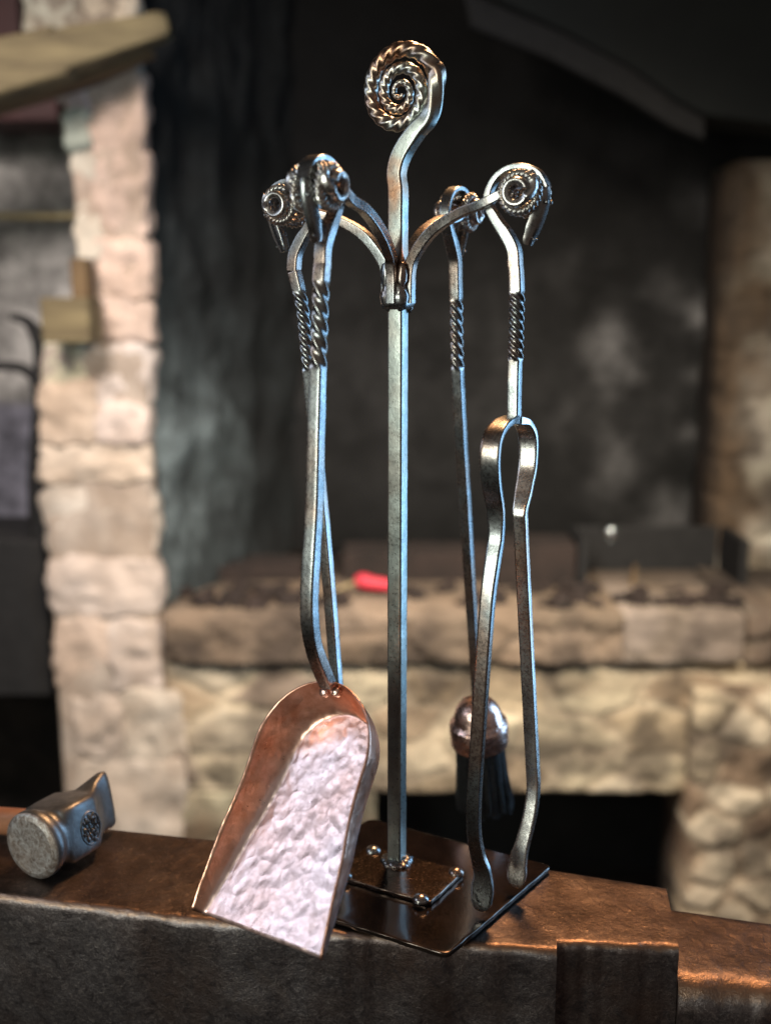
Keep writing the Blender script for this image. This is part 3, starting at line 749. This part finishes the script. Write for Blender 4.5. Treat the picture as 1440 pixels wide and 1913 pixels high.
def masonry(name, px0, px1, py0, py1, y, th, cols, mort, cw=.17, ch=.09, amp=.022, res=.011, tint=None, seed=0, parent=None, hole=None, **kw):
    # irregular field stones with flush mortar, as one displaced sheet backed by a solid core
    x0, x1, z1, z0 = X_(px0, y), X_(px1, y), Z_(py0, y), Z_(py1, y)
    nx, nz = int((x1-x0)/res)+1, int((z1-z0)/res)+1
    rn = random.Random(seed); pts = {}
    def fp(i, k):
        if (i, k) not in pts:
            r_ = random.Random((i*7919+k*104729+seed*31) & 0xffffffff)
            pts[(i, k)] = (i+.5+r_.uniform(-.42, .42)+.5*(k % 2), k+.5+r_.uniform(-.34, .34), r_.choice(cols), r_.uniform(.7, 1.15), r_.uniform(-1, 1))
        return pts[(i, k)]
    vs = []; cl = []
    for i in range(nx+1):
        for k in range(nz+1):
            x = x0+(x1-x0)*i/nx; z = z0+(z1-z0)*k/nz
            wx = x+.03*noise.noise(Vector((x*9, seed, z*9))); wz = z+.022*noise.noise(Vector((x*9, seed+4, z*9)))
            gx, gz = wx/cw, wz/ch; best = []
            for a in (-2, -1, 0, 1):
                for b_ in (-1, 0, 1):
                    p_ = fp(math.floor(gx)+a, math.floor(gz)+b_); best.append((math.hypot(gx-p_[0], (gz-p_[1])*.9), p_))
            best.sort(key=lambda q: q[0]); d1, p1 = best[0]; d2 = best[1][0]; e = d2-d1
            f = min(1, max(0, (e-.04)/.20)); f = f*f*(3-2*f)
            h = amp*(f*(.8+.35*p1[4]) + .9*noise.noise(Vector((x*14, 2, z*14)))+.5*noise.noise(Vector((x*34, 6, z*34))))
            c = [mort[q]*(1-f)+p1[2][q]*p1[3]*f for q in range(3)]
            if tint:
                t_ = tint(x, z); c = [v*w_ for v, w_ in zip(c, t_)]
            vs.append(Vector((x, y-h, z))); cl.append(tuple(c))
    mb = MB(); mb.add(vs, [(i*(nz+1)+k, (i+1)*(nz+1)+k, (i+1)*(nz+1)+k+1, i*(nz+1)+k+1) for i in range(nx) for k in range(nz)])
    for i, c in enumerate(cl): mb.col[i] = c
    # thickness: sides folded back from the edge of the sheet
    ring = [i*(nz+1) for i in range(nx+1)]+[nx*(nz+1)+k for k in range(1, nz+1)]+[i*(nz+1)+nz for i in range(nx-1, -1, -1)]+[k for k in range(nz-1, 0, -1)]
    b0 = len(mb.v); n = len(ring)
    mb.add([Vector((vs[r].x, y+th, vs[r].z)) for r in ring], [tuple(range(n))], smooth=False, col=(.02, .017, .015))  # near black, so the shade over the slab tops is in the colour
    for j in range(n): mb.f.append([ring[j], ring[(j+1) % n], b0+(j+1) % n, b0+j]); mb.mi.append(0); mb.sm.append(True)
    return mb.build(name, M['rubble'], parent, attr='tint', wn=False, **kw)
# right pier of pale stones
random.seed(11)
def rubble(mb, px0, px1, py0, py1, y, depth, cols, h0=55, h1=95, w0=70, w1=170, amp=.02, prob=1.0, skip=None, mort=(.10, .075, .055), rnd=6):
    p_ = py0; k = 0
    while p_ < py1:
        h = random.uniform(h0, h1); q = px0-random.uniform(0, 40)
        while q < px1:
            w = random.uniform(w0, w1); k += 1
            if (skip is None or not skip(q+w/2, p_+h/2)) and random.random() < prob:
                c = random.choice(cols); f = random.uniform(.75, 1.15); g = 3
                j = lambda: random.uniform(-8, 8)
                rock(mb, X_(max(px0, q)+g, y), X_(min(px1, q+w)-g, y), y+random.uniform(-.018, .01), y+depth, Z_(min(py1, p_+h)+j()*.4-g, y), Z_(p_+j()*.4+g, y), tuple(v*f for v in c), k*2.3, amp, rnd, 8)
            q += w
        p_ += h
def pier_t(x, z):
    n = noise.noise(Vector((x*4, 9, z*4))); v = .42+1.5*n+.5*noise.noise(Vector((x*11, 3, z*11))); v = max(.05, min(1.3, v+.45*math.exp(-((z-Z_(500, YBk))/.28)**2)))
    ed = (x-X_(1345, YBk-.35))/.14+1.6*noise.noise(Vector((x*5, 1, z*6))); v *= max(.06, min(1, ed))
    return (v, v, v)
masonry('stone_pier', 1342, 1850, 300, 1290, YBk-.35, .36, [(.34, .34, .29), (.26, .26, .22), (.38, .37, .32), (.16, .155, .14)], (.27, .26, .23), .26, .17, .016, tint=pier_t, seed=3,
        label='grey stone pier partly sooted at the right edge of the recess', category='pier')
# dark upper wall above pier
# hearth: slab and rubble front with a dark ash opening
hearth = thing('stone_hearth', (X_(820), YF, ZF), 'raised stone forge hearth with rubble front and dark ash opening behind the anvil', 'hearth')
HC = [(.56, .47, .33), (.46, .37, .26), (.62, .55, .42), (.36, .29, .21), (.56, .51, .38), (.66, .60, .48), (.31, .26, .22)]
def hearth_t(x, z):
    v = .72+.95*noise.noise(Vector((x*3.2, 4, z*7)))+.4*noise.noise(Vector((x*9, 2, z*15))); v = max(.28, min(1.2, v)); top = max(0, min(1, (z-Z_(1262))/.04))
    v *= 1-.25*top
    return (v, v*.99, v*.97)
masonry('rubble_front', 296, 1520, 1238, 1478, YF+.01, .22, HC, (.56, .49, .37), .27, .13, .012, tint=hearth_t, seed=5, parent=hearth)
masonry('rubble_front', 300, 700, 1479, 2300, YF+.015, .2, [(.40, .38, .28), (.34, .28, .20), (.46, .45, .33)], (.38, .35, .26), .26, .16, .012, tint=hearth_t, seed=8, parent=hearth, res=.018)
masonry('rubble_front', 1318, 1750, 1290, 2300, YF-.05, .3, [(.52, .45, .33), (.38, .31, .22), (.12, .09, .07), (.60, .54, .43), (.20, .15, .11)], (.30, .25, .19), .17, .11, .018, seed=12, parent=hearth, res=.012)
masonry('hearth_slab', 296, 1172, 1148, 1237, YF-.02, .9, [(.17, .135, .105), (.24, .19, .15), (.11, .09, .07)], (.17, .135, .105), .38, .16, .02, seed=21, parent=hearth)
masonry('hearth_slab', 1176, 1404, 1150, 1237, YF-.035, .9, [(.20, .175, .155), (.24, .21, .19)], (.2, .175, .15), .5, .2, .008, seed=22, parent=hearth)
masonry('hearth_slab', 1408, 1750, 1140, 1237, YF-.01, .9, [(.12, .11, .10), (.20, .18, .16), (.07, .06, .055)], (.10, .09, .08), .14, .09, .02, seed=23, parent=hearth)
mb = MB(); mb.add(box_pts(X_(300), X_(1800), YF+.75, YF+.85, ZF, Z_(1240)), BF, smooth=False); mb.build('ash_hole_back', M['soot'], hearth, wn=False)
# things on the hearth
def pbox(name, px0, px1, py0, py1, y, depth, m, **kw):
    return box(name, X_(px0, y), X_(px1, y), y, y+depth, Z_(py1, y), Z_(py0, y), m, **kw)
YM = YF+.30
zt_ = Z_(1146, YF)-.002
def on_hearth(name, px0, px1, py_top, y, depth, m, **kw):
    return box(name, X_(px0, y), X_(px1, y), y, y+depth, zt_, Z_(py_top, y), m, **kw)
fb = thing('fire_box', (X_(1240, YM), YM, zt_), 'low black iron fire box open at the front standing on the right of the hearth', 'fire box')
for nm, a in (('side_panel', (1085, 1100, 1010)), ('side_panel', (1388, 1405, 1010)), ('back_panel', (1100, 1388, 1012))):
    if nm == 'top_panel': box(nm, X_(1080, YM), X_(1410, YM), YM-.01, YM+.3, Z_(1010, YM), Z_(998, YM), M['iron'], parent=fb)
    elif nm == 'back_panel': box(nm, X_(a[0], YM), X_(a[1], YM), YM+.25, YM+.27, zt_, Z_(a[2], YM), M['iron'], parent=fb)
    else: box(nm, X_(a[0], YM), X_(a[1], YM), YM, YM+.25, zt_, Z_(a[2], YM), M['iron'], parent=fb)
on_hearth('fire_brick', 930, 1080, 1020, YM+.02, .2, M['brick'], label='dark brown fire brick block on the hearth beside the black fire box', category='brick')
on_hearth('fire_brick', 640, 920, 1035, YM+.10, .2, M['brick'], label='long low brown brick block on the hearth behind the red handled tool', category='brick')
on_hearth('fire_brick', 385, 560, 1060, YM+.10, .2, M['brick'], label='low sooty brick block at the left end of the hearth near the pillar', category='brick')
rt = thing('hearth_tool', Y(690, 1090, YM-.1), 'small tool with bright red grip lying on the hearth left of the centre pole', 'tool')
mb = MB(); sweep(mb, cr([(Y(664, 1085, YM-.1), .014, .014), (Y(676, 1085, YM-.1), .026, .026), (Y(700, 1090, YM-.1), .022, .020), (Y(735, 1094, YM-.1), .018, .018)], .01), RND, Z); mb.build('grip', M['grip'], rt, wn=False)
mb = MB(); sweep(mb, cr([(Y(600, 1112, YM-.1), .006, .006), (Y(640, 1098, YM-.1), .007, .007), (Y(668, 1086, YM-.1), .007, .007)], .01), RND, Z); mb.build('rod', M['rod'], rt, wn=False)
for px, py, r, lb in ((1140, 992, .024, 'small bright steel knob standing against the sooty wall above the black fire box'), (1033, 1130, .020, 'small grey steel knob at the foot of the brown fire brick')):
    mb = MB(); c = Y(px, py, YM-.02); lathe(mb, c-Z*r, Z, [(r*.5, -.01), (r*.4, 0), (r*.8, r*.4), (r, r), (r*.8, r*1.6), (.0001, r*2)], 16); mb.build('steel_knob', M['glint'], wn=False, label=lb, category='knob')
mb = MB(); YT = YM+.05
sweep(mb, cr([(Y(1178, 1140, YT), .012, .012), (Y(1180, 1100, YT), .010, .010), (Y(1186, 1055, YT), .006, .006)], .01), RND, Z)
rock(mb, X_(1140, YT), X_(1215, YT), YT, YT+.1, zt_, Z_(1112, YT), (.3, .2, .1), 3, .008)
mb.build('coal_rake', M['wood_dark'], wn=False, label='brown block with an upright stub inside the black fire box', category='tool')
random.seed(5)
mb = MB()
for i in range(70):
    px = random.choice([random.uniform(330, 640), random.uniform(720, 1390)]); yy = YF+random.uniform(.06, .28)
    r = random.uniform(.010, .034); c = Vector((X_(px, yy), yy, zt_+r*.5)); blob(mb, c, r, i, (1.3, 1, .8), .9)
mb.build('clinker', M['brick'], wn=False, label='dark clinker and ash lumps scattered over the hearth', category='clinker', kind='stuff')
# hood
hd = thing('forge_hood', Y(1150, 80, 2.7), 'dark sheet iron smoke hood above the hearth at top right', 'hood')
def prism(name, pxs, y, depth, m, parent=None, **kw):
    a = [Y(px, py, y) for px, py in pxs]; b = [v+Vector((0, depth, 0)) for v in a]; n = len(a)
    mb = MB(); mb.add(a+b, [tuple(range(n)), tuple(range(2*n-1, n-1, -1))]+[(i, (i+1) % n, n+(i+1) % n, n+i) for i in range(n)], smooth=False)
    o = mb.build(name, m, parent, wn=False, **kw); bv = o.modifiers.new('bev', 'BEVEL'); bv.width = .008; bv.segments = 2; return o
prism('hood_panel', [(905, -150), (930, 0), (1060, 60), (1180, 125), (1262, 185), (1318, 215), (1500, 240), (1700, 240), (1700, -150)], 2.7, .25, M['hood'], hd)
prism('lip', [(860, -40), (890, -8), (1055, 62), (1178, 127), (1262, 190), (1318, 222), (1316, 262), (1255, 236), (1165, 180), (1030, 110), (880, 50)], 2.66, .04, M['iron'], hd)
# left of the pillar
YL = 2.95
rough_wall('rear_wall', X_(-500, YL), X_(330, YL), ZF, Z_(-900, YL), YL, .2, lambda x, z: ((.42, .41, .40) if z > Z_(760, YL) else (.24, .24, .30)) if z > Z_(1000, YL) else (.018, .014, .012), amp=.03, nx=60, nz=140, label='rough grey plaster wall left of the stone pillar', category='wall')  # near-black lower band paints the dark opening onto the wall
mb = MB(); sweep(mb, cr([(Y(-160, 178, YF-.22), .05, .066), (Y(0, 132, YF-.20), .05, .068), (Y(120, 100, YF-.18), .05, .064), (Y(122, 99, YF-.18), .05, .052), (Y(300, 52, YF-.12), .04, .034), (Y(310, 50, YF-.12), .02, .02)], .03), profile_sq(.2), Vector((0, 1, 0)), fixed=True)
mb.build('wooden_beam', M['wood'], label='rough yellowish timber beam crossing the top of the stone pillar', category='beam')
mb = MB(); sweep(mb, cr([(Y(-160, 240, YF-.10), .05, .03), (Y(0, 188, YF-.08), .05, .03), (Y(150, 140, YF-.05), .05, .03), (Y(285, 92, YF-.03), .03, .02)], .03), profile_sq(.2), Vector((0, 1, 0)), fixed=True)
mb.build('wooden_plank', M['wood_dark'], label='dark brown plank just below the yellowish timber beam', category='plank')
pbox('shelf', -300, 150, 186, 226, YL-.30, .25, M['maroon'], label='dark maroon painted shelf on the grey wall at upper left', category='shelf')
pbox('cabinet_frame', -300, 92, -120, 70, YL-.25, .2, M['maroon'], label='dark maroon cabinet above the timber beam at the top left corner', category='cabinet')
for i, (px, w, c) in enumerate(((20, 34, (.30, .28, .30)), (66, 22, (.25, .27, .25)), (100, 30, (.28, .32, .27)))):
    mb = MB(); yy = YL-.22; r = (X_(px+w, yy)-X_(px, yy))/2
    lathe(mb, Vector((X_(px+w/2, yy), yy, Z_(187, yy))), Z, [(r, 0), (r, .05), (r*.9, .075), (r*.5, .09), (r*.5, .10)], 20)
    mb.build('tin', simple('tin_paint', c, tuple(v*1.3 for v in c), 8, .6), wn=False, label=('squat grey tin leftmost on the maroon shelf', 'narrow greenish tin in the middle of the maroon shelf', 'greenish grey tin on the maroon shelf next to the pillar')[i], category='tin')
pbox('timber_block', 98, 186, 556, 640, YF-.16, .14, M['wood'], label='short yellow brown timber block set into the side of the pillar', category='block')
pbox('timber_post', 156, 186, 482, 557, YF-.10, .08, M['wood_dark'], label='small upright brown timber piece above the yellow brown block', category='post')
ho = MB(); YH = YF+.1
sweep(ho, cr([(Y(-60, 690, YH), .012, .012), (Y(0, 684, YH), .014, .014), (Y(50, 692, YH), .016, .016), (Y(78, 740, YH), .03, .02), (Y(72, 900, YH), .034, .02), (Y(78, 1150, YH), .034, .02)], .02), RND, Vector((1, 0, 0)))
sweep(ho, cr([(Y(20, 592, YH), .010, .010), (Y(48, 598, YH), .016, .016), (Y(72, 630, YH), .024, .02), (Y(82, 690, YH), .030, .02), (Y(80, 760, YH), .03, .02)], .02), RND, Vector((1, 0, 0)))
ho.build('iron_bracket', M['iron'], wn=False, label='black iron bracket with a curved horn shaped hook left of the pillar', category='bracket')
mb = MB(); sweep(mb, cr([(Y(-60, 402, YL-.1), .010, .010), (Y(80, 404, YL-.1), .010, .010), (Y(170, 402, YL-.1), .010, .010)], .02), SQ, Vector((0, 1, 0))); mb.build('wall_rail', M['rod'], wn=False, label='thin pale rail running along the grey wall at upper left', category='rail')
pbox('opening_dark', -400, 78, 1010, 1300, YF+.05, .4, M['iron'], label='black box standing in for the dark opening left of the pillar foot', category='opening_dark')  # added black box fills in for the dark of an opening
# ------------------------------------------------------------------ lights
def area(name, loc, target, sx, sy, power, col, shape='RECTANGLE', spread=None):
    l = bpy.data.lights.new(name, 'AREA'); l.shape = shape; l.size = sx; l.size_y = sy; l.energy = power; l.color = col
    if spread: l.spread = spread
    o = bpy.data.objects.new(name, l); COL.objects.link(o); o.location = loc
    o.rotation_euler = (Vector(target)-Vector(loc)).to_track_quat('-Z', 'Y').to_euler(); return o
area('left_window', (-1.5, -.25, 1.0), (0, 0, .2), .6, .6, 3.7, (.70, .82, 1.0))
area('front_window', (-1.25, -1.55, .65), (0, 0, .15), .6, .85, 20, (.93, 1.0, .88))
area('right_window', (1.7, .75, .50), (0, 0, .3), .7, 1.8, 26, (.34, .64, 1.0))
area('warm_lamp', (.25, .85, 1.55), (0, 0, .2), .35, .35, 26, (1.0, .54, .25))
area('pillar_fill', (-1.0, .5, 1.7), (-.72, 2.4, -.1), .5, .5, 21, (1.0, .88, .80), spread=math.radians(100))  # added fill lamp with no source of its own, brightens the pillar
area('hearth_fill', (.95, .3, 1.5), (.4, 2.4, -.55), .5, .5, 27, (1.0, .88, .70), spread=math.radians(75))  # added fill lamp aimed at the hearth front, not firelight
w = bpy.data.worlds.new('World'); S.world = w; w.use_nodes = True; nt = w.node_tree
bg = nt.nodes['Background']; tc = N(nt, 'ShaderNodeTexCoord'); n1 = N(nt, 'ShaderNodeTexNoise'); n1.inputs['Scale'].default_value = 2.2; n1.inputs['Detail'].default_value = 3
nt.links.new(tc.outputs['Generated'], n1.inputs['Vector'])
sx = N(nt, 'ShaderNodeSeparateXYZ'); nt.links.new(tc.outputs['Generated'], sx.inputs[0])
room = ramp(nt, n1.outputs['Fac'], [(.35, (.035, .028, .024)), (.5, (.13, .105, .09)), (.65, (.30, .25, .21))])
inv = N(nt, 'ShaderNodeMath', operation='MULTIPLY_ADD'); nt.links.new(sx.outputs['Y'], inv.inputs[0]); inv.inputs[1].default_value = -1.0; inv.inputs[2].default_value = .35
fac = ramp(nt, inv.outputs[0], [(0.0, 0.0), (.9, 1.0)])
nt.links.new(mix(nt, fac, (.02, .02, .022), room), bg.inputs['Color']); bg.inputs['Strength'].default_value = .75
S.view_settings.view_transform = 'Standard'; S.view_settings.look = 'None'; S.view_settings.exposure = .15; S.view_settings.gamma = 1
